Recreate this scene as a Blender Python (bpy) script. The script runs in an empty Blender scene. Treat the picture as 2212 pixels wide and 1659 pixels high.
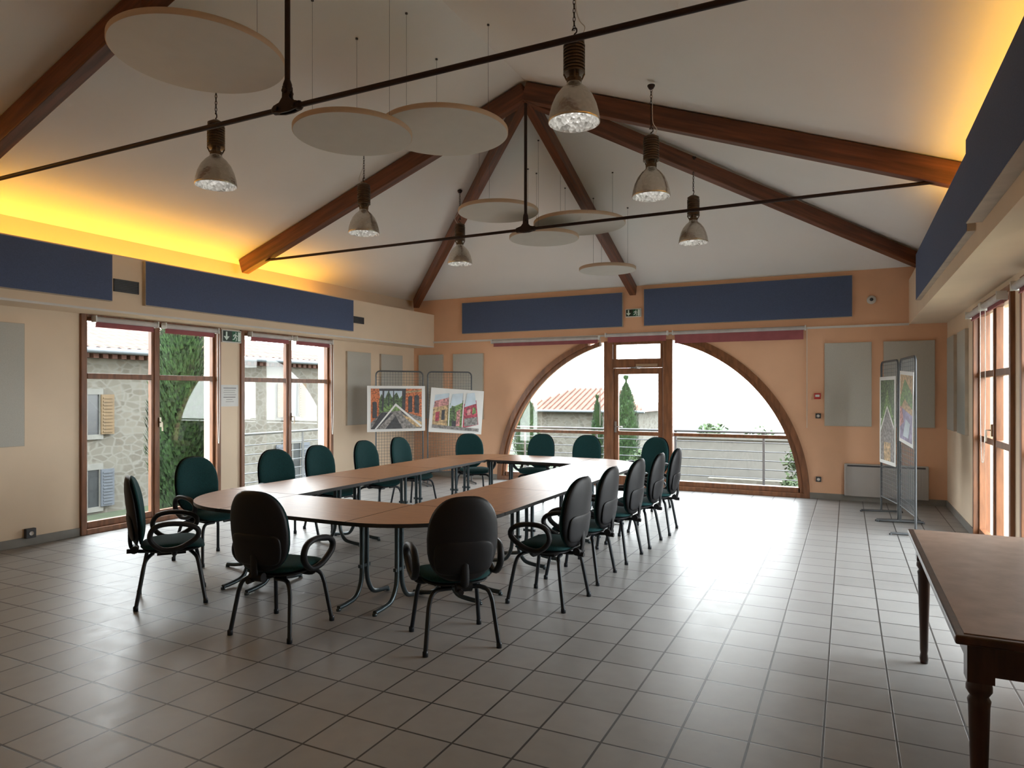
import bpy, math, random
from math import sin, cos, pi, radians, sqrt, atan2
from mathutils import Vector, Matrix
random.seed(7)
SC = bpy.context.scene
COL = SC.collection
try:
    SC.view_settings.view_transform = 'Standard'
    SC.view_settings.look = 'None'
except Exception as ex:
    print("look", ex)
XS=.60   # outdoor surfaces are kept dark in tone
# ------------------------------------------------------------------ materials
def _new(name):
    m = bpy.data.materials.new(name); m.use_nodes = True
    nt = m.node_tree; b = nt.nodes["Principled BSDF"]
    return m, nt, b
def mat(name, col, rough=.6, metal=0., var=.12, scale=6., bump=0., bscale=40., stretch=(1,1,1), spec=None, detail=4.):
    m, nt, b = _new(name)
    N = nt.nodes; L = nt.links
    tc = N.new("ShaderNodeTexCoord"); mp = N.new("ShaderNodeMapping")
    mp.inputs["Scale"].default_value = stretch
    L.new(tc.outputs["Object"], mp.inputs["Vector"])
    nz = N.new("ShaderNodeTexNoise"); nz.inputs["Scale"].default_value = scale; nz.inputs["Detail"].default_value = detail
    L.new(mp.outputs[0], nz.inputs["Vector"])
    cr = N.new("ShaderNodeValToRGB")
    cr.color_ramp.elements[0].position = .3; cr.color_ramp.elements[1].position = .7
    cr.color_ramp.elements[0].color = tuple(c*(1-var) for c in col)+(1,)
    cr.color_ramp.elements[1].color = tuple(min(1,c*(1+var)) for c in col)+(1,)
    L.new(nz.outputs["Fac"], cr.inputs["Fac"]); L.new(cr.outputs[0], b.inputs["Base Color"])
    b.inputs["Roughness"].default_value = rough; b.inputs["Metallic"].default_value = metal
    if spec is not None: b.inputs["Specular IOR Level"].default_value = spec
    if bump:
        n2 = N.new("ShaderNodeTexNoise"); n2.inputs["Scale"].default_value = bscale
        L.new(mp.outputs[0], n2.inputs["Vector"])
        bp = N.new("ShaderNodeBump"); bp.inputs["Strength"].default_value = bump; bp.inputs["Distance"].default_value = .01
        L.new(n2.outputs["Fac"], bp.inputs["Height"]); L.new(bp.outputs[0], b.inputs["Normal"])
    return m

M_WALL = mat("plaster_cream", (.81,.655,.49), .85, var=.03, scale=2, bump=.08, bscale=120)
M_WALLO = mat("plaster_orange", (.81,.49,.31), .85, var=.04, scale=2, bump=.08, bscale=120)
M_CEIL = mat("ceiling_white", (.86,.85,.83), .9, var=.02, scale=1)
M_BEAM = mat("beam_wood", (.15,.050,.022), .45, var=.45, scale=5, stretch=(.35,5,5), bump=.05)
M_FRAME = mat("frame_wood", (.21,.085,.036), .4, var=.3, scale=7, stretch=(3,3,.5))
M_IRON = mat("iron_dark", (.035,.020,.018), .5, .5, var=.2)
M_BLUE = mat("fabric_blue", (.088,.122,.225), .95, var=.08, scale=90, bump=.1, bscale=300)
M_PANELEDGE = mat("panel_edge", (.50,.42,.33), .7)
M_GREY = mat("panel_grey", (.52,.51,.46), .95, var=.05, scale=120, bump=.1, bscale=300)
M_DISC = mat("disc_cream", (.64,.62,.58), .9, var=.02)
M_DISCE = mat("disc_edge", (.62,.48,.37), .8, var=.04)
M_SKIRT = mat("skirting_grey", (.24,.23,.21), .4, var=.08)
M_GREEN = mat("fabric_green", (.007,.040,.042), .9, var=.3, scale=150, bump=.15, bscale=300, spec=.25)
M_BLACK = mat("plastic_black", (.009,.009,.011), .5, var=.1, bump=.05, bscale=200, spec=.32)
M_LEG = mat("steel_dark", (.014,.017,.022), .35, .3, var=.1)
M_TLEG = mat("steel_bluegrey", (.06,.08,.09), .3, .6, var=.1)
M_TOP = mat("laminate_beech", (.40,.195,.09), .36, var=.10, scale=5, stretch=(1,6,1), spec=.3)
M_TEDGE = mat("edge_black", (.015,.013,.012), .4)
M_BRONZE = mat("bronze", (.12,.085,.06), .4, .7, var=.2)
M_CHROME = mat("chrome", (.6,.6,.6), .25, 1., var=.05)
M_STEEL = mat("galvanised", (.10,.115,.13), .5, .3, var=.1)
M_DESK = mat("desk_top", (.29,.185,.13), .5, var=.15, scale=9, bump=.05)
M_DESKW = mat("desk_wood_dark", (.045,.018,.011), .35, var=.4, scale=6, stretch=(4,4,.6))
M_RED = mat("blind_red", (.33,.10,.11), .8)
M_BLINDG = mat("blind_tube", (.50,.48,.47), .5)
M_WHITE = mat("white", (.72,.72,.70), .6, var=.02)
M_DGREY = mat("dark_grey", (.05,.05,.055), .5)
M_RAD = mat("radiator_grey", (.46,.44,.42), .5, var=.03)
M_ALARM = mat("alarm_red", (.5,.03,.03), .4)
M_GRID = mat("grid_grey", (.08,.085,.09), .45, .4)
M_BRASS = mat("handle_metal", (.5,.45,.36), .3, .9)
M_TRIMW = mat("rail_white", (.72,.69,.65), .5, var=.02)
M_BULB = mat("bulb_glass_added_glow", (.9,.9,.88), .3)
_b = M_BULB.node_tree.nodes["Principled BSDF"]; _b.inputs["Emission Color"].default_value=(1,.97,.92,1); _b.inputs["Emission Strength"].default_value=8.  # added glow on unlit bulbs, brightens the inner facets like reflected daylight

def shade_mat(name, c0, c1, metal, rough, bump, sc):
    m, nt, b = _new(name); N = nt.nodes; L = nt.links
    tc = N.new("ShaderNodeTexCoord"); v = N.new("ShaderNodeTexVoronoi"); v.inputs["Scale"].default_value = sc
    L.new(tc.outputs["Object"], v.inputs["Vector"])
    sx = N.new("ShaderNodeSeparateColor"); L.new(v.outputs["Color"], sx.inputs[0])
    mx = N.new("ShaderNodeMix"); mx.data_type="RGBA"; mx.inputs[6].default_value=c0+(1,); mx.inputs[7].default_value=c1+(1,)
    L.new(sx.outputs[0], mx.inputs[0]); L.new(mx.outputs[2], b.inputs["Base Color"])
    bp = N.new("ShaderNodeBump"); bp.inputs["Strength"].default_value = bump; bp.inputs["Distance"].default_value = .01
    L.new(v.outputs["Distance"], bp.inputs["Height"]); L.new(bp.outputs[0], b.inputs["Normal"])
    b.inputs["Metallic"].default_value = metal; b.inputs["Roughness"].default_value = rough
    return m
M_SHADE = shade_mat("prismatic_reflector", (.58,.54,.48), (.66,.62,.56), .9, .27, .12, 46)
M_SHADEI = shade_mat("inner_reflector_painted_glints", (.40,.39,.37), (1,1,.99), .25, .25, .4, 42)  # bright and dark cells paint the glints of the facets into the colour
def glass_mat():
    m = bpy.data.materials.new("window_glass"); m.use_nodes = True
    nt = m.node_tree; N = nt.nodes; L = nt.links; N.clear()
    o = N.new("ShaderNodeOutputMaterial"); t = N.new("ShaderNodeBsdfTransparent"); g = N.new("ShaderNodeBsdfGlossy")
    t.inputs[0].default_value = (.96,.98,.97,1); g.inputs["Roughness"].default_value = .02
    mx = N.new("ShaderNodeMixShader"); mx.inputs[0].default_value = .03
    L.new(t.outputs[0], mx.inputs[1]); L.new(g.outputs[0], mx.inputs[2]); L.new(mx.outputs[0], o.inputs[0])
    return m
M_GLASS = glass_mat()
def floor_mat():
    m, nt, b = _new("floor_tiles"); N = nt.nodes; L = nt.links
    g = N.new("ShaderNodeNewGeometry"); mp = N.new("ShaderNodeMapping")
    mp.inputs["Location"].default_value = (.10,.05,0)
    L.new(g.outputs["Position"], mp.inputs["Vector"])
    br = N.new("ShaderNodeTexBrick"); br.offset = 0; br.squash = 1
    br.inputs["Scale"].default_value = 1; br.inputs["Brick Width"].default_value = .305; br.inputs["Row Height"].default_value = .305
    br.inputs["Mortar Size"].default_value = .006; br.inputs["Mortar Smooth"].default_value = .2
    br.inputs["Color1"].default_value = (.35,.345,.335,1); br.inputs["Color2"].default_value = (.31,.305,.295,1)
    br.inputs["Mortar"].default_value = (.05,.047,.045,1)
    L.new(mp.outputs[0], br.inputs["Vector"])
    nz = N.new("ShaderNodeTexNoise"); nz.inputs["Scale"].default_value = 9; nz.inputs["Detail"].default_value = 6
    L.new(mp.outputs[0], nz.inputs["Vector"])
    mx = N.new("ShaderNodeMix"); mx.data_type = "RGBA"; mx.blend_type = "MULTIPLY"; mx.inputs[0].default_value = .25
    L.new(br.outputs["Color"], mx.inputs[6]); L.new(nz.outputs["Fac"], mx.inputs[7]); L.new(mx.outputs[2], b.inputs["Base Color"])
    rr = N.new("ShaderNodeMapRange"); rr.inputs[3].default_value = .33; rr.inputs[4].default_value = .47
    L.new(nz.outputs["Fac"], rr.inputs[0]); L.new(rr.outputs[0], b.inputs["Roughness"])
    b.inputs["Specular IOR Level"].default_value = .42
    bp = N.new("ShaderNodeBump"); bp.invert = True; bp.inputs["Strength"].default_value = .4; bp.inputs["Distance"].default_value = .004
    L.new(br.outputs["Fac"], bp.inputs["Height"]); L.new(bp.outputs[0], b.inputs["Normal"])
    return m
M_FLOOR = floor_mat()
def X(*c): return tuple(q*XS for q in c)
def stone_mat(name, c1, c2, mort, sc):
    m, nt, b = _new(name); N = nt.nodes; L = nt.links
    tc = N.new("ShaderNodeTexCoord"); mp = N.new("ShaderNodeMapping"); mp.inputs["Scale"].default_value = (1,1,1.7)
    L.new(tc.outputs["Object"], mp.inputs["Vector"])
    nz = N.new("ShaderNodeTexNoise"); nz.inputs["Scale"].default_value = 5
    L.new(mp.outputs[0], nz.inputs["Vector"])
    mv = N.new("ShaderNodeMix"); mv.data_type="VECTOR"; mv.inputs[0].default_value=.06
    L.new(mp.outputs[0], mv.inputs[4]); L.new(nz.outputs["Color"], mv.inputs[5])
    v = N.new("ShaderNodeTexVoronoi"); v.inputs["Scale"].default_value = sc
    v2 = N.new("ShaderNodeTexVoronoi"); v2.feature = "DISTANCE_TO_EDGE"; v2.inputs["Scale"].default_value = sc
    L.new(mv.outputs[1], v.inputs["Vector"]); L.new(mv.outputs[1], v2.inputs["Vector"])
    sx = N.new("ShaderNodeSeparateColor"); L.new(v.outputs["Color"], sx.inputs[0])
    m1 = N.new("ShaderNodeMix"); m1.data_type = "RGBA"; m1.inputs[6].default_value = c1+(1,); m1.inputs[7].default_value = c2+(1,)
    L.new(sx.outputs[0], m1.inputs[0])
    lt = N.new("ShaderNodeMapRange"); lt.inputs[1].default_value=.03; lt.inputs[2].default_value=.14; lt.inputs[3].default_value=1; lt.inputs[4].default_value=0
    L.new(v2.outputs["Distance"], lt.inputs[0])
    m2 = N.new("ShaderNodeMix"); m2.data_type = "RGBA"; m2.inputs[7].default_value = mort+(1,)
    L.new(lt.outputs[0], m2.inputs[0]); L.new(m1.outputs[2], m2.inputs[6]); L.new(m2.outputs[2], b.inputs["Base Color"])
    b.inputs["Roughness"].default_value = .9
    return m
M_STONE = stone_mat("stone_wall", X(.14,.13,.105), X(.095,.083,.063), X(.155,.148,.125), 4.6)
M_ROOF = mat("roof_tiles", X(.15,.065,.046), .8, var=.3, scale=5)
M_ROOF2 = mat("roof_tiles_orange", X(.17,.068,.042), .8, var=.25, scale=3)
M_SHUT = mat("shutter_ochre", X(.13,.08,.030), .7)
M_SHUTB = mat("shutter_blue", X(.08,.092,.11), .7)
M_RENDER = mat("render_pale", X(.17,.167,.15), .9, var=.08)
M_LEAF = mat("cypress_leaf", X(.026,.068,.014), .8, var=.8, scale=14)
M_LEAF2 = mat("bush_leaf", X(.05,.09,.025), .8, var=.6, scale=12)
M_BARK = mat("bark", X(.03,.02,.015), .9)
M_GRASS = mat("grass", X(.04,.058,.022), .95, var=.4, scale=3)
M_HILL = mat("hill_painted_haze", X(.125,.135,.142), 1., var=.1, scale=.05)  # distance haze is painted into this pale blue-grey
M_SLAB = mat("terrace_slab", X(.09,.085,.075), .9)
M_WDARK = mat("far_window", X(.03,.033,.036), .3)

# ------------------------------------------------------------------ mesh builder
def catmull(pts, n=6, closed=False):
    P = [Vector(p) for p in pts]; out = []
    m = len(P)
    rng = range(m) if closed else range(m-1)
    for i in rng:
        p0 = P[(i-1) % m] if closed or i > 0 else P[0]
        p1 = P[i]; p2 = P[(i+1) % m]
        p3 = P[(i+2) % m] if closed or i+2 < m else P[-1]
        for k in range(n):
            t = k/n
            out.append(.5*((2*p1)+(-p0+p2)*t+(2*p0-5*p1+4*p2-p3)*t*t+(-p0+3*p1-3*p2+p3)*t**3))
    if not closed: out.append(P[-1])
    return out
class B:
    def __init__(s): s.v=[]; s.f=[]; s.m=[]; s.s=[]
    def add(s, vs, fs, mi=0, sm=False):
        o = len(s.v); s.v += [tuple(x) for x in vs]
        for f in fs: s.f.append(tuple(i+o for i in f)); s.m.append(mi); s.s.append(sm)
        return s
    def box(s, x0,x1,y0,y1,z0,z1, mi=0):
        if x0>x1: x0,x1=x1,x0
        if y0>y1: y0,y1=y1,y0
        if z0>z1: z0,z1=z1,z0
        return s.add([(x0,y0,z0),(x1,y0,z0),(x1,y1,z0),(x0,y1,z0),(x0,y0,z1),(x1,y0,z1),(x1,y1,z1),(x0,y1,z1)],
            [(0,3,2,1),(4,5,6,7),(0,1,5,4),(1,2,6,5),(2,3,7,6),(3,0,4,7)], mi)
    def tube(s, pts, r, n=8, closed=False, mi=0, flat=1., up=None):
        P = [Vector(p) for p in pts]; m = len(P); vs=[]; fs=[]
        prev = None
        for i,p in enumerate(P):
            if closed: t = P[(i+1)%m]-P[i-1]
            else: t = P[min(i+1,m-1)]-P[max(i-1,0)]
            t.normalize()
            if prev is None:
                a = Vector(up) if up else (Vector((0,0,1)) if abs(t.z)<.9 else Vector((1,0,0)))
                u = (a - t*a.dot(t)).normalized()
            else:
                u = (prev - t*prev.dot(t)).normalized()
            prev = u; w = t.cross(u)
            rr = r[i] if isinstance(r,(list,tuple)) else r
            for k in range(n):
                a = 2*pi*k/n; vs.append(p+u*cos(a)*rr*flat+w*sin(a)*rr)
        for i in range(m if closed else m-1):
            j=(i+1)%m
            for k in range(n):
                l=(k+1)%n; fs.append((i*n+k,i*n+l,j*n+l,j*n+k))
        s.add(vs,fs,mi,True)
        if not closed:
            s.add(vs[:n],[tuple(range(n))[::-1]],mi); s.add(vs[-n:],[tuple(range(n))],mi)
        return s
    def lathe(s, prof, n=28, c=(0,0,0), mi=0, sm=True):
        vs=[];fs=[]
        for r,z in prof:
            for k in range(n):
                a=2*pi*k/n; vs.append((c[0]+r*cos(a),c[1]+r*sin(a),c[2]+z))
        for i in range(len(prof)-1):
            for k in range(n):
                l=(k+1)%n; fs.append((i*n+k,i*n+l,(i+1)*n+l,(i+1)*n+k))
        return s.add(vs,fs,mi,sm)
    def prism(s, poly, axis, a, b, mi=0, mside=None):
        def P(u,v,w):
            return {'x':(w,u,v),'y':(u,w,v),'z':(u,v,w)}[axis]
        n=len(poly); vs=[P(u,v,a) for u,v in poly]+[P(u,v,b) for u,v in poly]
        s.add(vs,[tuple(range(n))[::-1],tuple(range(n,2*n))],mi)
        s.add(vs,[(i,(i+1)%n,n+(i+1)%n,n+i) for i in range(n)],mi if mside is None else mside)
        return s
    def pad(s, outline, T, thf, thb, n=40, mi=0, e=4.):
        S=[0,.3,.6,.8,.9,.96,1.]
        vs=[];fs=[]
        def ring(q,sg,th):
            w = sg*th*max(0,1-q**e)**.5
            for k in range(n):
                u,v=outline(2*pi*k/n); vs.append(T(u*q,v*q,w))
        seq=[(q,1,thf) for q in S[1:]]+[(q,-1,thb) for q in S[1:-1][::-1]]
        for q in seq: ring(*q)
        for i in range(len(seq)-1):
            for k in range(n):
                l=(k+1)%n; fs.append((i*n+k,(i+1)*n+k,(i+1)*n+l,i*n+l))
        c0=len(vs); vs.append(T(0,0,thf)); c1=len(vs); vs.append(T(0,0,-thb))
        for k in range(n):
            l=(k+1)%n; fs.append((c0,k,l)); fs.append((c1,(len(seq)-1)*n+l,(len(seq)-1)*n+k))
        return s.add(vs,fs,mi,True)
    def build(s, name, mats, parent=None, loc=None, rotz=0., bevel=0., recenter=True, fixn=False):
        xs=[v[0] for v in s.v]; ys=[v[1] for v in s.v]; zs=[v[2] for v in s.v]
        c = Vector(((min(xs)+max(xs))/2,(min(ys)+max(ys))/2,(min(zs)+max(zs))/2)) if recenter else Vector((0,0,0))
        me = bpy.data.meshes.new(name)
        me.from_pydata([tuple(Vector(v)-c) for v in s.v],[],s.f)
        if not isinstance(mats,(list,tuple)): mats=[mats]
        for m in mats: me.materials.append(m)
        me.polygons.foreach_set("material_index", s.m); me.polygons.foreach_set("use_smooth", s.s)
        me.validate(); me.update()
        if fixn:
            import bmesh
            bm=bmesh.new(); bm.from_mesh(me); bmesh.ops.triangulate(bm, faces=[f for f in bm.faces if len(f.verts)>4])
            bmesh.ops.recalc_face_normals(bm, faces=bm.faces); bm.to_mesh(me); bm.free()
        o = bpy.data.objects.new(name, me); COL.objects.link(o)
        o.location = c
        if loc is not None:
            o.location = Matrix.Rotation(rotz,3,'Z')@c + Vector(loc); o.rotation_euler=(0,0,rotz)
        if parent: o.parent = parent
        if bevel:
            b=o.modifiers.new("bevel","BEVEL"); b.width=bevel; b.segments=2; b.limit_method='ANGLE'
        return o
def empty(name, loc=(0,0,0), rotz=0., label=None, cat=None, group=None):
    e = bpy.data.objects.new(name,None); e.empty_display_size=.1; COL.objects.link(e)
    e.location=loc; e.rotation_euler=(0,0,rotz)
    if label: e["label"]=label
    if cat: e["category"]=cat
    if group: e["group"]=group
    return e
def tag(o,label=None,cat=None,group=None,kind=None):
    if label:o["label"]=label
    if cat:o["category"]=cat
    if group:o["group"]=group
    if kind:o["kind"]=kind
    return o
def struct(o,label=None,cat="room"):
    o["kind"]="structure"; o["label"]=label or o.name.replace("_"," "); o["category"]=cat; return o
def copy_thing(root, parts, loc, rotz, label=None, name=None):
    r = root.copy(); COL.objects.link(r); r.location=loc; r.rotation_euler=(0,0,rotz)
    if label: r["label"]=label
    for p in parts:
        q=p.copy(); COL.objects.link(q); q.parent=r
    return r

# ------------------------------------------------------------------ dimensions
XL,XR,YB,YF = -7.75,1.27,11.4,-3.0
EZ,RZ,XC,YA = 3.43,5.10,-3.24,6.97
T=.30
WY=[(4.78,6.69),(7.04,8.98)]
WTOP=2.53

# ------------------------------------------------------------------ shell
struct(B().box(XL-T,XR+T,YF-T,YB+T,-.12,0).build("floor",M_FLOOR),"grey square ceramic tiled floor","floor")
def side_wall(name,xa,xb,m,lab):
    b=B(); ys=[YF-T]
    for a,c in WY: ys+= [a,c]
    ys.append(YB+T)
    for i in range(0,len(ys),2): b.box(xa,xb,ys[i],ys[i+1],0,EZ)
    for a,c in WY: b.box(xa,xb,a,c,WTOP,EZ)
    return struct(b.build(name,m),lab,"wall")
side_wall("wall_left",XL-T,XL,M_WALL,"cream plastered wall with two tall windows")
side_wall("wall_right",XR,XR+T,M_WALL,"cream plastered wall with two tall windows")
AX,AR,ATOP=-3.19,2.66,2.50
def arc_pts(R,top,n=48,z0=0.,a_from=None):
    pts=[]
    a0=math.asin(z0/R) if z0 else 0
    for i in range(n+1):
        a=a0+(pi-2*a0)*i/n
        pts.append((AX+R*cos(a),min(R*sin(a),top)))
    return pts
poly=[(XL-T,0),(XL-T,EZ),(XR+T,EZ),(XR+T,0)]+arc_pts(AR,ATOP)
struct(B().prism(poly,'y',YB,YB+T).build("wall_back",M_WALLO,fixn=True),"orange plastered wall with large arched window opening","wall")
gab=[(XL-T,0),(XR+T,0),(XR+T,EZ),(XC,RZ),(XL-T,EZ)]
struct(B().prism(gab,'y',YF-T,YF).build("wall_front",M_WALL,fixn=True),"cream plastered gable wall","wall")
sl=(RZ-EZ)/(XC-XL); sb=(RZ-EZ)/(YB-YA); ov=.3
xl,xr,yb=XL-ov,XR+ov,YB+ov; el=EZ-ov*sl
v=[(xl,YF-T,el),(XC,YF-T,RZ),(xr,YF-T,el),(xl,yb,el),(XC,YA,RZ),(xr,yb,el)]
cb=B().add(v,[(0,3,4,1),(1,4,5,2),(3,5,4)])
cb.add([(a,b_,c+.15) for a,b_,c in v],[(0,1,4,3),(1,2,5,4),(3,4,5)])
struct(cb.build("ceiling",M_CEIL),"white plastered hipped ceiling","ceiling")
def ceil_z(x,y):
    return min(EZ+sl*(x-XL), EZ+sl*(XR-x), EZ+sb*(YB-y), 99)
def bulkhead(name,xw,xf,z0,shelf,lip):
    b=B(); sg=1 if xf>xw else -1
    b.box(xw,xf,YF,YB,z0,shelf); b.box(xf-sg*.03,xf,YF,YB,shelf,lip)
    return struct(b.build(name,M_WALL),"cream boxed bulkhead hiding cove lighting","trim")
bulkhead("trim_1",XL,-7.28,2.50,2.80,3.14)
bulkhead("trim_2",XR,.80,2.60,2.86,3.24)
struct(B().box(-7.28,.80,YB-.025,YB,2.585,2.61).box(-7.28,.80,YB-.035,YB,2.608,2.616).build("trim_3",M_TRIMW),"thin white rail along wall","trim")
struct(B().box(-7.28,-7.262,YF,YB-.03,2.497,2.52).build("trim_4",M_TRIMW),"thin white rail along bulkhead","trim")
def bb(name,segs):
    b=B()
    for s in segs: b.box(*s)
    struct(b.build(name,M_SKIRT),"grey tile skirting","baseboard")
ys=[YF,WY[0][0],WY[0][1],WY[1][0],WY[1][1],YB]
bb("baseboard_left",[(XL,XL+.012,ys[i],ys[i+1],0,.09) for i in (0,2,4)])
bb("baseboard_right",[(XR-.012,XR,ys[i],ys[i+1],0,.09) for i in (0,2,4)])
bb("baseboard_back",[(XL,AX-AR,YB-.012,YB,0,.09),(AX+AR,XR,YB-.012,YB,0,.09)])

# ------------------------------------------------------------------ side windows
def side_window(name,xw,sg,y0,y1,transoms,lab):
    e=empty(name,(xw,(y0+y1)/2,0)); struct(e,lab,"window")
    h=(y1-y0)/2
    def bx(b,a0,a1,y_0,y_1,z0,z1): b.box(sg*a0,sg*a1,y_0,y_1,z0,z1)
    b=B(); z0,z1=.0,WTOP; w=.062
    bx(b,-.12,.035,-h,-h+w,z0,z1); bx(b,-.12,.035,h-w,h,z0,z1)
    bx(b,-.12,.035,-h+w,h-w,z1-w,z1); bx(b,-.12,.035,-h+w,h-w,z0,z0+.06)
    bx(b,-.085,.0,-.022,.022,z0+.06,z1-w)
    f=b.build("frame",M_FRAME,parent=e,bevel=.006)
    for s in (-1,1):
        b=B(); a=.022 if s>0 else -h+w; c=h-w if s>0 else -.022
        sw=.036
        bx(b,-.075,-.015,a,a+sw,.06,z1-w); bx(b,-.075,-.015,c-sw,c,.06,z1-w)
        bx(b,-.075,-.015,a+sw,c-sw,z1-w-sw,z1-w); bx(b,-.075,-.015,a+sw,c-sw,.06,.06+.075)
        for t in transoms: bx(b,-.08,-.01,a+sw,c-sw,t-.032,t+.032)
        b.build("sash",M_FRAME,parent=e,bevel=.004)
        b=B(); bx(b,-.048,-.042,a+sw*.5,c-sw*.5,.1,z1-w-.02); b.build("glass",M_GLASS,parent=e)
    b=B(); bx(b,-.01,.012,.035,.06,1.18,1.30); b.tube([(sg*.012,.047,1.24),(sg*.05,.047,1.24),(sg*.05,.047,1.13)],.009)
    b.build("handle",M_BRASS,parent=e)
side_window("window_1",XL,1,*WY[0],[1.80],"tall brown wooden casement window")
side_window("window_2",XL,1,*WY[1],[1.80],"tall brown wooden casement window")
side_window("window_3",XR,-1,*WY[1],[1.80,1.12],"tall brown wooden casement window")
side_window("window_4",XR,-1,*WY[0],[1.80,1.12],"tall brown wooden casement window")

def blind(x,y,z,length,rotz,drop,group="roller blinds",chain=True,label=None):
    e=empty("roller_blind",(x,y,z),rotz,label or "rolled-up red roller blind with grey tube above window","roller blind",group)
    L=length/2
    B().tube([(-L,0,0),(L,0,0)],.030,14).build("tube",M_BLINDG,parent=e)
    b=B().box(-L+.02,L-.02,.020,.024,-drop,.01); b.box(-L+.02,L-.02,.014,.030,-drop-.012,-drop)
    b.build("blind_fabric",M_RED,parent=e)
    for xx in (-L-.015,L): B().box(xx,xx+.015,-.035,.05,-.035,.04).build("end_bracket",M_WHITE,parent=e)
    if chain:
        p=[(L+.03,-.02,0),(L+.03,-.02,-1.0),(L+.03,-.01,-1.45),(L+.03,.0,-1.52),(L+.03,.01,-1.45),(L+.03,.02,-1.0),(L+.03,.02,0)]
        B().tube(catmull(p,4),.0035,5).build("pull_chain",M_TRIMW,parent=e)
for (a,c) in WY:
    m_=(a+c)/2
    for (u,v_) in ((a+.10,m_-.03),(m_+.03,c-.08)):
        blind(XL+.08,(u+v_)/2,2.445,v_-u-.06,radians(90),.075,chain=(u>m_))
        blind(XR-.08,(u+v_)/2,2.445,v_-u-.06,radians(-90),.05,chain=(u>m_))
blind((-5.97-3.86)/2,YB-.07,2.565,2.08,0,.08)
blind((-3.78-2.64)/2,YB-.07,2.60,1.05,0,.11,chain=False)
blind((-2.60-.56)/2,YB-.07,2.60,2.0,0,.16)

# ------------------------------------------------------------------ arched window
e=empty("window_5",(AX,YB,0)); struct(e,"large semicircular wooden framed window","window")
def ring(R0,R1,y0,y1,z0,top,mat_,name):
    b=B(); n=44
    for side in (1,-1):
        a0=math.asin(z0/R0); a1=math.asin(min(1,top/R0))
        pv=None
        for i in range(n+1):
            a=a0+(a1-a0)*i/n
            q=[(side*R0*cos(a),min(top,R0*sin(a))),(side*R1*cos(a),min(top,R1*sin(a)))]
            if pv:
                P=[pv[0],q[0],q[1],pv[1]]
                vs=[(x,y0,z) for x,z in P]+[(x,y1,z) for x,z in P]
                b.add(vs,[(0,1,2,3),(7,6,5,4),(0,4,5,1),(1,5,6,2),(2,6,7,3),(3,7,4,0)])
            pv=q
    b.build(name,mat_,parent=e,fixn=True)
ring(AR+.02,AR-.07,-.04,.10,0.0001,ATOP+.02,M_FRAME,"frame")
ring(AR-.07,AR-.14,.0,.07,0.0001,ATOP+.0,M_FRAME,"sash")
PXL,PXR=(-3.82-AX,-3.60-AX),(-2.79-AX,-2.57-AX)
for p in (PXL,PXR): B().box(p[0]+.03,p[1]-.03,-.04,.09,0,2.50).build("mullion",M_FRAME,parent=e,bevel=.012)
xo=sqrt((AR-.12)**2-.92**2)
B().box(-xo,PXL[0]+.02,.02,.08,.89,.945).build("transom",M_FRAME,parent=e); B().box(PXR[1]-.02,xo,.02,.08,.89,.945).build("transom",M_FRAME,parent=e)
b=B(); b.box(-AR+.06,PXL[0]+.02,-.04,.12,0,.07); b.box(-AR+.12,PXL[0]+.02,.0,.09,.07,.15); b.build("sill_rail",M_FRAME,parent=e,bevel=.005)
b=B(); b.box(PXR[1]-.02,AR-.06,-.04,.12,0,.07); b.box(PXR[1]-.02,AR-.12,.0,.09,.07,.15); b.build("sill_rail",M_FRAME,parent=e,bevel=.005)
for s in (-1,1):
    pts=[]; R=AR-.09
    xi=abs(PXL[0]) if s<0 else PXR[1]
    a1=math.acos(xi/R)
    pts=[(s*xi,.1)]+[(s*R*cos(.05+(a1-.05)*i/30),R*sin(.05+(a1-.05)*i/30)) for i in range(31)]
    pts=[(x,max(.1,min(z,2.49))) for x,z in pts]
    B().prism(pts,'y',.045,.05).build("glass",M_GLASS,parent=e,fixn=True)
d=empty("door_1",((PXL[1]+PXR[0])/2+AX,YB,0)); struct(d,"glazed wooden door set in arched window","door")
hw=(PXR[0]-PXL[1])/2+.025
b=B(); b.box(-hw,hw,-.04,.12,2.04,2.19); b.box(-hw,hw,-.02,.10,2.44,2.5); b.box(-hw,-hw+.05,-.0,.08,2.19,2.44); b.box(hw-.05,hw,0,.08,2.19,2.44)
b.box(-hw,-hw+.006,-.03,.10,.0,2.04); b.box(hw-.006,hw,-.03,.10,.0,2.04)
b.box(-hw,hw,-.03,.12,0,.03)
b.build("frame",M_FRAME,parent=d)
b=B(); sw=.085; b.box(-hw+.008,-hw+sw,0,.06,.035,2.035); b.box(hw-sw,hw-.008,0,.06,.035,2.035); b.box(-hw+sw,hw-sw,0,.06,1.93,2.035)
b.box(-hw+sw,hw-sw,0,.06,.035,.19); b.box(-hw+sw,hw-sw,0,.06,.885,.955)
leaf=b.build("door_leaf",M_FRAME,parent=d,bevel=.006)
B().box(-hw+.06,hw-.06,.028,.033,.15,1.97).build("glass",M_GLASS,parent=d)
B().box(-hw+.04,hw-.04,.028,.033,2.2,2.45).build("glass",M_GLASS,parent=d)
b=B().box(-hw+.02,-hw+.06,-.012,0,.93,1.12); b.tube([(-hw+.04,-.01,1.03),(-hw+.04,-.06,1.03),(-hw+.17,-.06,1.03)],.011); b.build("door_handle",M_CHROME,parent=d)
b=B().box(-.02,hw-.08,-.06,-.0,2.055,2.10); b.tube([(.1,-.05,2.06),(-.12,-.09,2.04),(.05,-.03,2.02)],.008); b.build("door_closer",M_CHROME,parent=d)

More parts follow.
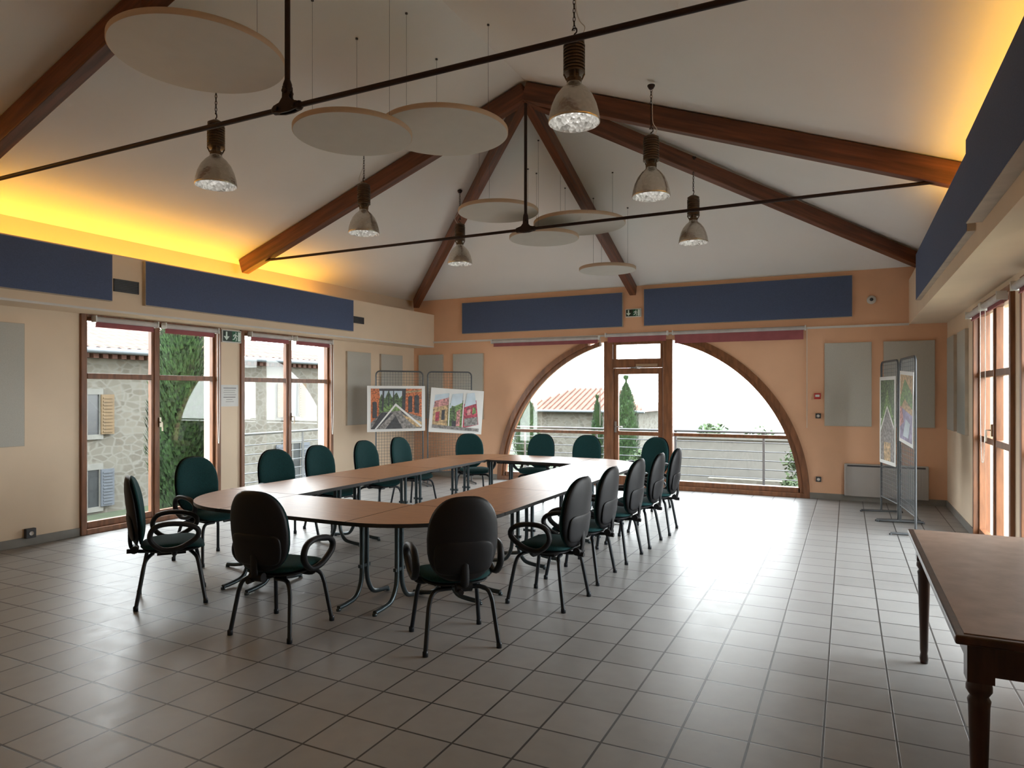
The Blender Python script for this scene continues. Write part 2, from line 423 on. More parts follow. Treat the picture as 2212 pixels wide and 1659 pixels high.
# ------------------------------------------------------------------ roof beams
def beam(p0,p1,w,h,label):
    p0=Vector(p0);p1=Vector(p1); L=(p1-p0).length
    o=B().box(0,L,-w/2,w/2,-h/2,h/2).build("roof_beam",M_BEAM,recenter=False,bevel=.008)
    x=(p1-p0).normalized(); y=Vector((0,0,1)).cross(x).normalized(); z=x.cross(y)
    o.matrix_world=Matrix.Translation(p0)@Matrix((x,y,z)).transposed().to_4x4()
    tag(o,label,"beam","roof beams"); return o
bh=.20; dz=bh/2+.005
for i,y in enumerate((YA,3.33,-.31)):
    lab="dark brown timber rafter running from ridge to wall"
    beam((-7.60,y,ceil_z(-7.60,y-5)-dz-.01),(XC,y,RZ-dz-.02),.12,bh,lab)
    beam((1.10,y,ceil_z(1.10,y-5)-dz-.01),(XC,y,RZ-dz-.02),.12,bh,lab)
beam((XL+.15,YB-.15,EZ+.15*sl-dz-.02),(XC,YA,RZ-dz-.05),.11,.18,"dark brown timber hip rafter reaching the room corner")
beam((XR-.15,YB-.15,EZ+.15*sl-dz-.02),(XC,YA,RZ-dz-.05),.11,.18,"dark brown timber hip rafter reaching the room corner")
beam((XC-.02,YB-.05,EZ+.05*sb-dz),(XC,YA,RZ-dz-.05),.11,.18,"dark brown timber rafter above the arched window")

for y in (YA,3.33,-.31):
    e=empty("tie_rod",(XC,y,3.44),0,"dark iron roof tie rod with central king post rod","tie rod","roof tie rods")
    r=.017
    B().tube([(-4.22,0,-.01),(-.08,0,0)],r,10).build("rod",M_IRON,parent=e); B().tube([(.08,0,0),(4.1,0,0)],r,10).build("rod",M_IRON,parent=e)
    B().tube([(0,0,.09),(0,0,1.50)],r*1.05,10).build("king_post",M_IRON,parent=e)
    b=B(); q=.72
    for s in (-1,1): b.tube([(s*.17*q,0,0),(s*.15*q,0,0),(s*.11*q,0,0),(s*.10*q,0,0)],[.018,.029,.029,.020],10)
    b.tube([(0,0,.25*q),(0,0,.21*q),(0,0,.17*q),(0,0,.15*q)],[.019,.029,.029,.022],10)
    plate=[(-.14,-.03),(-.14,.03),(-.07,.05),(-.035,.09),(-.03,.19),(.03,.19),(.035,.09),(.07,.05),(.14,.03),(.14,-.03),(.05,-.045),(-.05,-.045)]
    plate=[(x*q,z*q) for x,z in plate]
    b.prism(plate,'y',-.024,-.013); b.prism(plate,'y',.013,.024)
    for (x,z) in ((-.10*q,0),(.10*q,0),(0,.14*q)):
        b.tube([(x,-.038,z),(x,.038,z)],.016,8)
    b.build("knuckle",M_IRON,parent=e,fixn=True)

# ------------------------------------------------------------------ acoustic discs
def disc(x,y,z,D,offs):
    e=empty("acoustic_disc",(x,y,z),0,"round cream acoustic ceiling disc hung on thin wires","acoustic disc","suspended acoustic discs")
    R=D/2; n=72; th=.045
    b=B()
    b.lathe([(R-.006,0),(R,.006),(R,th-.006),(R-.006,th)],n,mi=1)
    ring_=[((R-.006)*cos(2*pi*k/n),(R-.006)*sin(2*pi*k/n)) for k in range(n)]
    b.add([(u,v_,0) for u,v_ in ring_],[tuple(range(n))[::-1]],0); b.add([(u,v_,th) for u,v_ in ring_],[tuple(range(n))],0)
    b.build("disc",[M_DISC,M_DISCE],parent=e)
    angs=offs if isinstance(offs,(list,tuple)) else [offs+2*pi*k/3 for k in range(3)]
    for a in angs:
        px,py=R*.72*cos(a),R*.72*sin(a)
        cz=ceil_z(x+px,y+py)-z
        B().tube([(px,py,th),(px,py,cz-.002)],.0016,4).lathe([(.0,-.014),(.012,-.014),(.012,-.002)],8,(px,py,cz)).build("wire",M_DGREY,parent=e)
disc(-4.27,3.51,4.06,1.20,.4); disc(-3.79,4.66,3.80,1.0,2.164); disc(-3.39,5.48,4.03,1.2,.2)
disc(-3.91,7.60,3.85,1.0,.7); disc(-3.16,8.47,3.81,1.2,.3); disc(-3.53,8.16,3.60,.9,[2.7,4.9,2.3]); disc(-3.05,9.31,3.34,.8,.1)

# ------------------------------------------------------------------ lamps
def lamp_parts(e,ztop):
    b=B()
    po=[(.172,0),(.176,.004),(.174,.02),(.168,.06),(.152,.12),(.125,.18),(.09,.225),(.055,.255),(.048,.275)]
    pin=[(.048,.275),(.044,.275),(.05,.252),(.084,.222),(.119,.177),(.146,.118),(.162,.06),(.168,.02),(.172,0)]
    b.lathe(po,40,mi=0); b.lathe(pin,40,mi=1); sh=b.build("lamp_shade",[M_SHADE,M_SHADEI],parent=e)
    b=B(); b.lathe([(0,.10),(.02,.105),(.03,.13),(.028,.17),(.018,.21),(.018,.26)],16); bu=b.build("bulb",M_BULB,parent=e)
    b=B(); prof=[(.0,.27),(.05,.27),(.052,.30),(.035,.31),(.035,.33),(.062,.335)]
    z=.335
    for i in range(9):
        prof+=[(.074,z),(.074,z+.010),(.062,z+.012),(.062,z+.021)]; z+=.022
    prof+=[(.07,z),(.07,z+.02),(.045,z+.035),(.03,z+.045),(0,z+.045)]
    b.lathe(prof,24,sm=False)
    for k in range(4):
        a=k*pi/2+.4; b.tube([(.05*cos(a),.05*sin(a),.29),(.07*cos(a),.07*sin(a),.33)],.006,5)
    ba=b.build("ballast_housing",M_BRONZE,parent=e)
    zt=z+.045
    b=B(); hk=[(0,0,zt),(0,0,zt+.02),(.018,0,zt+.035),(.014,0,zt+.06),(-.008,0,zt+.062),(-.014,0,zt+.05)]
    b.tube(catmull(hk,4),.005,6)
    zc=zt+.055; i=0
    while zc<ztop-.03:
        pts=[]
        for k in range(10):
            a=2*pi*k/10; u=.008*cos(a); w=.019*sin(a)
            pts.append((u,0,zc+.012+w) if i%2==0 else (0,u,zc+.012+w))
        b.tube(pts,.0028,4,closed=True); zc+=.029; i+=1
    b.lathe([(0,ztop-.035),(.02,ztop-.035),(.035,ztop-.01),(.035,ztop)],14)
    ch=b.build("chain",M_IRON,parent=e)
    cab=catmull([(.03,.02,zt-.01),(.07,.02,zt+.06),(.03,.02,zt+.12),(.012,.0,zt+.22),(.012,0,ztop)],5)
    ca=B().tube(cab,.0035,5).build("cable",M_TRIMW,parent=e)
    return [sh,bu,ba,ch,ca]
LAMPS=[(-1.66,4.35),(-1.64,6.30),(-1.68,8.45),(-5.00,4.28),(-4.97,6.30),(-4.92,8.38)]
ztop=4.47-3.43
e0=None
for i,(x,y) in enumerate(LAMPS):
    if i==0:
        e0=empty("pendant_lamp",(x,y,3.43),0,"industrial pendant lamp with ribbed bronze housing and faceted bell reflector","lamp","pendant lamps"); LP=lamp_parts(e0,ztop)
    else: copy_thing(e0,LP,(x,y,3.43),i*.7)

# ------------------------------------------------------------------ acoustic panels
def panel_x(xf,sg,y0,y1,z0,z1,label,m=M_BLUE,th=.05,group="blue acoustic wall boards",name="acoustic_board"):
    b=B(); a,c=sorted((xf,xf+sg*th))
    b.box(a,c,y0,y1,z0,z1,1); f=xf+sg*(th+.003)
    b.box(*sorted((xf+sg*.02,f)),y0+.006,y1-.006,z0+.006,z1-.006,0)
    return tag(b.build(name,[m,M_PANELEDGE]),label,"acoustic board",group)
def panel_y(x0,x1,z0,z1,label,m=M_BLUE,th=.05,group="blue acoustic wall boards",name="acoustic_board"):
    b=B(); b.box(x0,x1,YB-th,YB,z0,z1,1); b.box(x0+.006,x1-.006,YB-th-.003,YB-.02,z0+.006,z1-.006,0)
    return tag(b.build(name,[m,M_PANELEDGE]),label,"acoustic board",group)
lb="long blue fabric acoustic board fixed high on wall"
panel_x(-7.28,1,5.21,8.90,2.61,3.12,lb); panel_x(-7.28,1,1.1,4.82,2.61,3.12,lb); panel_x(-7.28,1,-2.9,.8,2.61,3.12,lb)
panel_x(.80,-1,5.68,9.62,2.73,3.29,lb); panel_x(.80,-1,1.6,5.42,2.73,3.29,lb,th=.09); panel_x(.80,-1,-2.6,1.3,2.73,3.29,lb)
panel_y(-6.62,-3.45,2.74,3.33,lb); panel_y(-3.08,.07,2.74,3.36,lb)
lg="rectangular pale grey fabric acoustic board on wall"; gg="grey acoustic wall boards"
for (a,c) in ((-.31,.325),(.475,1.12),(-6.83,-6.17),(-7.62,-7.06)):
    panel_y(a,c,1.11,2.36,lg,M_GREY,.035,gg)
for (a,c) in ((3.45,4.19),(9.33,9.98),(10.28,10.96)):
    panel_x(XL,1,a,c,1.05,2.33,lg,M_GREY,.035,gg)
for (a,c) in ((10.45,11.1),(9.5,10.15)):
    panel_x(XR,-1,a,c,1.11,2.36,lg,M_GREY,.035,gg)

for (y0,y1,z0,z1) in ((4.86,5.16,2.73,2.87),(8.95,9.22,2.76,2.87)):
    e=empty("air_vent",(-7.28,(y0+y1)/2,z0),0,"small dark slatted air vent in bulkhead","vent","air vents")
    h=(y1-y0)/2; H=z1-z0
    B().box(0,.012,-h,h,0,.012).box(0,.012,-h,h,H-.012,H).box(0,.012,-h,-h+.012,0,H).box(0,.012,h-.012,h,0,H).box(0,.002,-h,h,0,H).build("vent_frame",M_DGREY,parent=e)
    b=B(); n=7
    for i in range(n):
        z=.016+(H-.03)*i/(n-1); b.box(.002,.012,-h+.012,h-.012,z-.003,z+.002)
    b.build("slats",M_STEEL,parent=e)

M_SIGNG=mat("sign_green",(.0,.10,.045),.4); M_SIGNW=mat("sign_white",(.7,.85,.78),.5); M_SIGND=mat("sign_dark",(.01,.03,.02),.4)
def exit_sign(loc,rotz,W,H):
    e=empty("exit_sign",loc,rotz,"green emergency exit sign with arrow and running figure","exit sign","exit signs")
    B().box(-W/2,W/2,-.05,0,0,H).build("sign_housing",M_WHITE,parent=e,bevel=.005)
    b=B(); b.box(-W/2+.012,W/2-.012,-.053,-.05,.012,H-.012,0); b.box(0,W/2-.012,-.0535,-.053,.012,H-.012,1)
    y0,y1=-.056,-.0545
    def P(pts,mi): b.prism([(x*W,z*H) for x,z in pts],'y',y0,y1,mi)
    P([(-.33,.85),(-.25,.85),(-.25,.48),(-.14,.48),(-.29,.15),(-.44,.48),(-.33,.48)],2)
    P([(.30,.12),(.44,.12),(.44,.88),(.30,.88)],2)
    n=12; P([(.20+.028*cos(2*pi*k/n),.80+.028*W/H*sin(2*pi*k/n)) for k in range(n)],2)
    P([(.13,.70),(.22,.72),(.21,.45),(.13,.45)],2)
    P([(.13,.48),(.19,.48),(.12,.25),(.03,.22),(.03,.29),(.09,.32)],2)
    P([(.16,.48),(.21,.48),(.26,.33),(.22,.12),(.18,.12),(.21,.32)],2)
    P([(.20,.71),(.29,.52),(.27,.48),(.19,.6)],2); P([(.14,.71),(.05,.62),(.05,.48),(.08,.48),(.09,.58),(.15,.62)],2)
    b.build("sign_face",[M_SIGND,M_SIGNG,M_SIGNW],parent=e,fixn=True)
exit_sign((XL,6.86,2.31),radians(90),.33,.17)
exit_sign(((-3.45-3.08)/2,YB,2.90),0,.27,.14)

b=B().box(0,.003,-.15,.15,0,.30,0)
for i in range(7):
    w=.11 if i<5 else .07; z=.26-i*.032
    b.box(.003,.0036,-w+.01*(i%2),w-.012*(i%3),z-(.008 if i in(0,4) else .004),z,1)
tag(b.build("paper_notice",[M_WHITE,M_DGREY],loc=(XL,6.865,1.42)),"white printed paper notice taped between windows","notice")
def small_box_y(name,x,z,w,h,th,m,label,cat,inner=None,grp=None):
    e=empty(name,(x,YB,z),0,label,cat,grp)
    B().box(-w/2,w/2,-th,0,-h/2,h/2).build("housing",m,parent=e,bevel=.004)
    if inner: inner(e)
def sock(e):
    B().lathe([(0,.0),(.022,.0),(.022,.004)],16).build("socket_face",M_TRIMW,parent=e).matrix_local=Matrix.Translation((0,-.05,0))@Matrix.Rotation(pi/2,4,'X')
small_box_y("wall_socket",-.39,.30,.075,.075,.045,M_DGREY,"dark square wall socket near floor","socket",sock,"wall sockets")
small_box_y("light_switch",-.395,1.26,.075,.075,.045,M_DGREY,"dark square wall switch","switch",sock)
small_box_y("fire_alarm_button",-.405,1.56,.09,.09,.05,M_ALARM,"red square fire alarm call point","fire alarm",
   lambda e:B().box(-.03,.03,-.054,-.05,-.012,.022).build("alarm_face",M_WHITE,parent=e))
e=empty("wall_socket",(XL,4.25,.13),radians(90),"dark square wall socket near floor","socket","wall sockets")
B().box(-.05,.05,-.045,0,-.05,.05).build("housing",M_DGREY,parent=e,bevel=.004); sock(e)
e=empty("smoke_alarm",(.32,YB,2.98),0,"round cream wall alarm sounder","alarm")
o=B().lathe([(0,.05),(.04,.05),(.06,.035),(.062,0)],24).build("housing",M_DISC,parent=e); o.matrix_local=Matrix.Rotation(pi/2,4,'X')@Matrix.Translation((0,0,.025))
o=B().lathe([(0,.062),(.02,.062),(.025,.052)],16).build("sensor",M_DGREY,parent=e); o.matrix_local=Matrix.Rotation(pi/2,4,'X')@Matrix.Translation((0,0,.057))

e=empty("radiator",(.50,YB,.08),0,"low grey electric wall radiator","radiator")
B().box(-.54,.54,-.09,-.02,0,.48).build("body",M_RAD,parent=e,bevel=.012)
b=B()
for i in range(30): x=-.5+i*.0345; b.box(x-.005,x+.005,-.096,-.09,.03,.42)
b.build("fins",M_RAD,parent=e)
b=B().box(-.5,.5,-.095,-.09,.44,.465); b.build("grille",M_DGREY,parent=e)
for x in (-.4,.36): B().box(x,x+.04,-.02,0,.1,.4).build("wall_bracket",M_DGREY,parent=e)

# ------------------------------------------------------------------ conference tables
TH=.69; TW=.85
def leg_frame(b,cx,cy,along):
    for s in (-1,1):
        pr=[(0,.03*s,TH-.05),(0,.03*s,.22),(0,.045*s,.14),(0,.10*s,.055),(0,.20*s,.030),(0,.30*s,.022)]
        pr=[(p if along=='y' else (p[1],0,p[2])) for p in pr]
        pts=[pr[0]]+catmull(pr[1:],4)
        b.tube([(p[0]+cx,p[1]+cy,p[2]) for p in pts],.0185,8)
        f=pr[-1]; b.lathe([(0,0),(.018,0),(.018,.02),(0,.02)],8,(f[0]+cx,f[1]+cy,0))
    if along=='y': b.box(cx-.012,cx+.012,cy-.06,cy+.06,.26,.285); b.box(cx-.02,cx+.02,cy-.30,cy+.30,TH-.055,TH-.03)
    else: b.box(cx-.06,cx+.06,cy-.012,cy+.012,.26,.285); b.box(cx-.30,cx+.30,cy-.02,cy+.02,TH-.055,TH-.03)
def rect_table(L,label):
    e=empty("conference_table",(0,0,0),0,label,"table","conference tables"); P=[]
    h,w=L/2-.004,TW/2-.004
    b=B(); b.prism([(-h,-w),(h,-w),(h,w),(-h,w)],'z',TH-.028,TH,0,1); P.append(b.build("table_top",[M_TOP,M_TEDGE],parent=e))
    for s in (-1,1):
        b=B(); leg_frame(b,s*(L/2-.16),0,'y'); P.append(b.build("leg",M_TLEG,parent=e))
    for s in (-1,1): P.append(B().box(-h+.08,h-.08,s*(w-.14)-.012,s*(w-.14)+.012,TH-.06,TH-.029).build("under_rail",M_TEDGE,parent=e))
    return e,P
lt="rectangular beech laminate folding table with steel legs"
XI0,XI1=-4.45,-3.20; YI0,YI1=4.69,8.31
cl=(YI1-YI0)/3
e,P=rect_table(cl,lt)
pos=[((XI0-TW/2),YI0+cl*(i+.5),pi/2) for i in range(3)]+[((XI1+TW/2),YI0+cl*(i+.5),pi/2) for i in range(3)]
e.location=pos[0][:2]+(0,); e.rotation_euler=(0,0,pos[0][2])
for p in pos[1:]: copy_thing(e,P,p[:2]+(0,),p[2])
e,P=rect_table(XI1-XI0,lt)
e.location=((XI0+XI1)/2,YI0-TW/2,0); copy_thing(e,P,((XI0+XI1)/2,YI1+TW/2,0),pi)
e=empty("corner_table",(XI1,YI0,0),0,"quarter-round beech laminate corner table with steel legs","table","conference tables")
r=TW-.004; P=[]
pts=[(0.004,-.004)]+[(max(.004,r*sin(a)),min(-.004,-r*cos(a))) for a in [pi/2*i/24 for i in range(25)]]
P.append(B().prism(pts,'z',TH-.028,TH,0,1).build("table_top",[M_TOP,M_TEDGE],parent=e,fixn=True))
b=B(); leg_frame(b,.15,-.40,'y'); P.append(b.build("leg",M_TLEG,parent=e))
b=B(); leg_frame(b,.40,-.13,'x'); P.append(b.build("leg",M_TLEG,parent=e))
for (x,y,a) in ((XI1,YI1,pi/2),(XI0,YI1,pi),(XI0,YI0,1.5*pi)): copy_thing(e,P,(x,y,0),a)

# ------------------------------------------------------------------ chairs
def chair():
    e=empty("office_chair",(0,0,0),0,"dark green upholstered armchair with black plastic shell","chair","conference chairs"); P=[]
    def sup(a,n): c,s=cos(a),sin(a); return (abs(c)**(2/n)*(1 if c>=0 else -1), abs(s)**(2/n)*(1 if s>=0 else -1))
    def so(a): u,v_=sup(a,3.2); return (u*(.235-.02*(v_<0)*abs(v_)), v_*.225)
    def Ts(u,v_,w):
        return (u, v_+.01, .435+w-.03*max(0,(v_-.10)/.12)**2+.012*(u/.23)**2)
    P.append(B().pad(so,Ts,.035,.025).build("seat",M_GREEN,parent=e))
    P.append(B().pad(lambda a:tuple(c*.93 for c in so(a)),lambda u,v_,w:(u,v_+.01,.412+w),.012,.022).build("seat_shell",M_BLACK,parent=e))
    def bo(a):
        u,v_=sup(a,3.1); k=1-.17*max(0,v_)**2-.14*max(0,-v_)**2
        return (u*.222*k, v_*.262)
    def yb_(u,v_): return -.235-.13*(v_+.25)+.9*u*u+.10*(v_)**2*1.0
    def Tb(u,v_,w): return (u, yb_(u,v_)+w, .708+v_)
    P.append(B().pad(bo,lambda u,v_,w:Tb(u,v_,w+.012),.035,.01).build("backrest",M_GREEN,parent=e))
    b=B().pad(lambda a:tuple(c*1.02 for c in bo(a)),lambda u,v_,w:Tb(u,v_,w-.012),.012,.030)
    def lo(a): u,v_=sup(a,5); return (u*.190*(1-.08*max(0,-v_)), v_*.105)
    b.pad(lo,lambda u,v_,w:Tb(u,v_-.115,w-.038),.006,.014)
    P.append(b.build("back_shell",M_BLACK,parent=e))
    b=B().tube(catmull([(0,-.02,.385),(0,-.16,.385),(0,-.255,.40),(0,-.285,.46),(0,-.285,.60)],5),.028,8,flat=.5,up=(0,0,1))
    b.box(-.11,.11,-.10,.10,.365,.40); b.tube([(-.03,-.26,.39),(-.03,-.31,.39)],.018,8); b.tube([(-.05,-.255,.41),(.05,-.255,.41)],.03,10)
    P.append(b.build("back_support",M_BLACK,parent=e))
    for s in (-1,1):
        c=.270*s; pts=[]
        base=[(-.14,.50),(-.15,.56),(-.115,.612),(-.03,.630),(.09,.618),(.165,.58),(.17,.525),(.11,.475),(.03,.44),(-.07,.44)]
        pts=catmull([(c+s*.012*(z-.45)/.2,y+.01,z) for y,z in base],3,closed=True)
        b=B().tube(pts,.024,8,closed=True,flat=.8,up=(0,1,0))
        b.tube(catmull([(s*.12,.02,.395),(s*.22,.02,.395),(s*.262,.02,.44)],4),.020,8)
        P.append(b.build("armrest",M_BLACK,parent=e))
    for sx in (-1,1):
        for sy in (-1,1):
            p=[(sx*.05,sy*.13,.372),(sx*.14,sy*.15,.372),(sx*.185,sy*.175,.345),(sx*.205,sy*.19,.28),(sx*.235,sy*.235,.012)]
            pts=catmull(p[:4],5)+[Vector(p[4])]
            b=B().tube(pts,.0145,8); b.lathe([(0,0),(.018,0),(.018,.03),(.0145,.035)],10,(sx*.235,sy*.235,0))
            P.append(b.build("leg",M_LEG,parent=e))
    return e,P
CH=[ # x,y,face x,face y
 (-4.74,3.64,.62,.79),(-5.54,4.68,.97,-.12),(-3.47,3.52,-.12,.99),(-2.30,3.84,-.70,.71),
 (-2.08,4.90,-1,.06),(-2.10,5.67,-1,.0),(-2.08,6.46,-1,.03),(-2.06,7.19,-1,0),(-2.04,7.92,-1,-.05),
 (-2.53,9.46,-.30,-.95),(-3.50,9.50,.05,-1),(-4.25,9.48,.0,-1),(-5.12,9.14,.72,-.7),
 (-5.52,8.12,1,-.05),(-5.52,7.32,1,-.1),(-5.50,6.40,1,-.12),(-5.50,5.66,.98,-.25)]
ce,CP=chair()
for i,(x,y,fx,fy) in enumerate(CH):
    a=atan2(-fx,fy)
    if i==0: ce.location=(x,y,0); ce.rotation_euler=(0,0,a)
    else: copy_thing(ce,CP,(x,y,0),a)

# ------------------------------------------------------------------ old desk
e=empty("wooden_desk",(.33,2.76,0),0,"old dark wooden table with worn brown top","table")
W,D,H=.90,2.05,.78
B().box(.03,W-.03,.03,D-.03,H-.004,H).build("desk_surface",M_DESK,parent=e)
b=B().box(0,W,0,D,H-.035,H-.003); b.build("top_edge",M_DESKW,parent=e,bevel=.008)
b=B(); b.box(.06,W-.06,.06,.085,H-.15,H-.035); b.box(.06,W-.06,D-.085,D-.06,H-.15,H-.035); b.box(.06,.085,.06,D-.06,H-.15,H-.035); b.box(W-.085,W-.06,.06,D-.06,H-.15,H-.035)
b.build("apron",M_DESKW,parent=e)
for x in (.08,W-.08):
    for y in (.08,D-.08):
        b=B().box(x-.04,x+.04,y-.04,y+.04,H-.17,H-.035)
        b.lathe([(0,0),(.020,0),(.024,.03),(.019,.06),(.022,.08),(.024,.2),(.033,H-.26),(.036,H-.24),(.028,H-.225),(.040,H-.205),(.040,H-.19),(.034,H-.17)],16,(x,y,0))
        b.build("leg",M_DESKW,parent=e)

# ------------------------------------------------------------------ display stands
def stand(p0,p1,H,label):
    p0=Vector(p0);p1=Vector(p1); d_=p1-p0; L=d_.length; a=atan2(d_.y,d_.x)
    e=empty("display_stand",(p0.x,p0.y,0),a,label,"display stand","exhibition grid stands")
    r=.07; z0=.22
    pr=[(0.015,0,.02),(0.015,0,H-r)]+[(0.015+r-r*cos(t),0,H-r+r*sin(t)) for t in [pi/2*i/5 for i in range(1,6)]]
    pr+= [(L-.015-r+r*sin(t),0,H-r+r*cos(t)) for t in [pi/2*i/5 for i in range(0,6)]]+[(L-.015,0,.02)]
    b=B().tube(pr,.013,8); b.tube([(.015,0,z0),(L-.015,0,z0)],.010,8); b.build("stand_frame",M_GRID,parent=e)
    b=B(); n=int(L/.05)
    for i in range(1,n): x=.015+(L-.03)*i/n; b.box(x-.0018,x+.0018,-.0018,.0018,z0,H-.01)
    m=int((H-z0)/.05)
    for i in range(1,m): z=z0+(H-z0)*i/m; b.box(.015,L-.015,-.0035,-.0005,z-.0018,z+.0018)
    b.build("wire_grid",M_GRID,parent=e)
    for x in (.015,L-.015):
        b=B().tube([(x,-.25,.02),(x,.25,.02)],.014,8); b.tube([(x,-.25,.02),(x,-.25,.0)],.016,8); b.tube([(x,.25,.02),(x,.25,0)],.016,8)
        b.build("foot",M_GRID,parent=e)
    return a,L
ls="grey wire grid exhibition stand holding a poster"
sA=((-7.18,9.40),(-6.65,10.08)); sB=((-6.61,10.12),(-6.05,10.74))
sC=((.41,10.50),(.575,9.78)); sD=((.59,9.74),(.69,8.86))
for s in (sA,sB): stand(*s,1.98,ls)
for s in (sC,sD): stand(*s,2.02,ls)
PM=[M_WHITE]+[mat("print_"+n,c,.5,var=v_,scale=s_) for n,c,v_,s_ in (
 ("brick",(.50,.14,.045),.8,38),("garden",(.07,.12,.045),.95,30),("stone",(.20,.185,.175),.7,26),("dark",(.03,.03,.035),.5,20),
 ("sky",(.48,.57,.64),.15,5),("pink",(.46,.21,.20),.8,26),("leaf",(.14,.24,.07),.9,34),("red",(.36,.04,.07),.7,26),("ochre",(.44,.30,.15),.7,24),("violet",(.25,.22,.37),.5,10))]
BR,GA,ST,DK,SK,PK,LF,RD,OC,VI=range(1,11)
def poster(p0,a,u0,z0,W,H,polys,tilt,label):
    p0=Vector(p0)
    b=B().box(0,W,-.004,0,0,H,0)
    for i,(pl,mi) in enumerate(polys):
        y=-.0045-.0006*i; b.prism([(x*W,z*H) for x,z in pl],'y',y-.0004,y,mi)
    o=b.build("poster",PM,recenter=False,fixn=True)
    o.matrix_world=Matrix.Translation((p0.x,p0.y,0))@Matrix.Rotation(a,4,'Z')@Matrix.Translation((u0,-.018,z0))@Matrix.Rotation(tilt,4,'Y')
    tag(o,label,"poster","exhibition posters")
def ang(s): return atan2(s[1][1]-s[0][1],s[1][0]-s[0][0])
def arch_(x0,x1,z0,z1,n=8):
    c=(x0+x1)/2; r_=(x1-x0)/2; zc=z1-r_
    return [(x0,z0),(x1,z0)]+[(c+r_*cos(pi*i/n),zc+r_*sin(pi*i/n)) for i in range(n+1)]
PA=[([(.06,.06),(.06,.94),(.94,.94),(.94,.06)],BR),([(.20,.94),(.60,.94),(.58,.5),(.24,.42)],SK),
 ([(.20,.70),(.24,.82),(.30,.72),(.36,.90),(.42,.74),(.50,.86),(.55,.72),(.60,.80),(.60,.40),(.2,.35)],GA),
 ([(.24,.50),(.40,.60),(.56,.52),(.56,.44),(.24,.42)],LF),
 ([(.06,.06),(.06,.2),(.24,.42),(.58,.46),(.94,.30),(.94,.06)],ST),
 ([(.26,.94),(.29,.94),(.27,.45),(.24,.45)],DK),([(.36,.94),(.375,.94),(.37,.55),(.355,.55)],DK),([(.44,.94),(.455,.94),(.45,.55),(.435,.55)],DK),([(.20,.94),(.62,.94),(.62,.89),(.20,.89)],DK),
 ([(.60,.94),(.66,.94),(.64,.40),(.59,.40)],DK),(arch_(.70,.77,.42,.78),DK),(arch_(.81,.89,.40,.80),DK),(arch_(.09,.16,.30,.66),DK),([(.66,.88),(.94,.92),(.94,.88),(.66,.84)],OC),
 ([(.06,.06),(.30,.06),(.44,.40),(.24,.42)],DK),([(.60,.36),(.94,.20),(.94,.08),(.80,.10)],OC),([(.12,.06),(.15,.06),(.48,.56),(.92,.09),(.94,.12),(.48,.62)],0),([(.16,.06),(.86,.06),(.48,.46)],ST),([(.30,.06),(.60,.06),(.48,.34)],DK)]
PB=[([(.06,.16),(.06,.60),(.36,.70),(.36,.14)],OC),([(.06,.56),(.08,.84),(.34,.90),(.36,.66)],SK),([(.07,.55),(.08,.70),(.34,.80),(.36,.64)],PK),([(.11,.25),(.11,.45),(.18,.47),(.18,.26)],RD),([(.22,.28),(.22,.5),(.28,.52),(.28,.29)],DK),
 ([(.34,.10),(.34,.66),(.62,.76),(.62,.12)],LF),([(.36,.55),(.40,.88),(.60,.92),(.60,.70)],SK),([(.38,.2),(.40,.62),(.47,.60),(.47,.22)],GA),([(.50,.16),(.50,.50),(.57,.56),(.57,.16)],PK),([(.42,.12),(.42,.28),(.5,.28),(.5,.12)],DK),
 ([(.62,.12),(.60,.66),(.86,.78),(.93,.22)],RD),([(.64,.6),(.68,.92),(.82,.95),(.86,.70)],SK),([(.66,.16),(.65,.34),(.90,.40),(.92,.22)],ST),([(.70,.42),(.70,.56),(.76,.58),(.77,.44)],PK),([(.80,.44),(.80,.60),(.85,.62),(.87,.48)],LF),
 ([(.355,.10),(.375,.10),(.355,.85),(.335,.85)],0),([(.61,.12),(.63,.12),(.63,.90),(.61,.90)],0),([(.06,.10),(.94,.06),(.94,.13),(.06,.17)],ST)]
PC=[([(.08,.52),(.08,.96),(.92,.96),(.92,.52)],GA),([(.08,.45),(.5,.85),(.92,.5),(.92,.40),(.5,.66),(.08,.35)],LF),([(.08,.04),(.08,.35),(.5,.62),(.92,.40),(.92,.04)],ST),
 ([(.3,.04),(.3,.25),(.7,.25),(.7,.04)],OC),([(.08,.36),(.5,.64),(.5,.67),(.08,.40)],0),([(.92,.40),(.5,.64),(.5,.67),(.92,.44)],0)]
PD=[([(.06,.05),(.06,.5),(.94,.42),(.94,.05)],VI),([(.06,.5),(.06,.95),(.94,.95),(.94,.42)],OC),([(.06,.6),(.4,.9),(.94,.7),(.94,.5),(.4,.62),(.06,.45)],LF),([(.3,.1),(.5,.35),(.8,.3),(.7,.1)],SK),([(.06,.2),(.35,.3),(.2,.5),(.06,.5)],PK)]
aA,aB,aC,aD=map(ang,(sA,sB,sC,sD))
poster(sA[0],aA,-.14,.95,1.02,.78,PA,0,"white-bordered photo poster of brick arches and garden")
poster(sB[0],aB,.02,.93,.98,.78,PB,radians(4),"white poster with three tilted village photographs")
poster(sC[0],aC,.02,.68,.68,1.14,PC,0,"tall photo poster of greenery and stone walls")
poster(sD[0],aD,.06,1.02,.78,.86,PD,radians(3),"pastel landscape photo poster with white border")

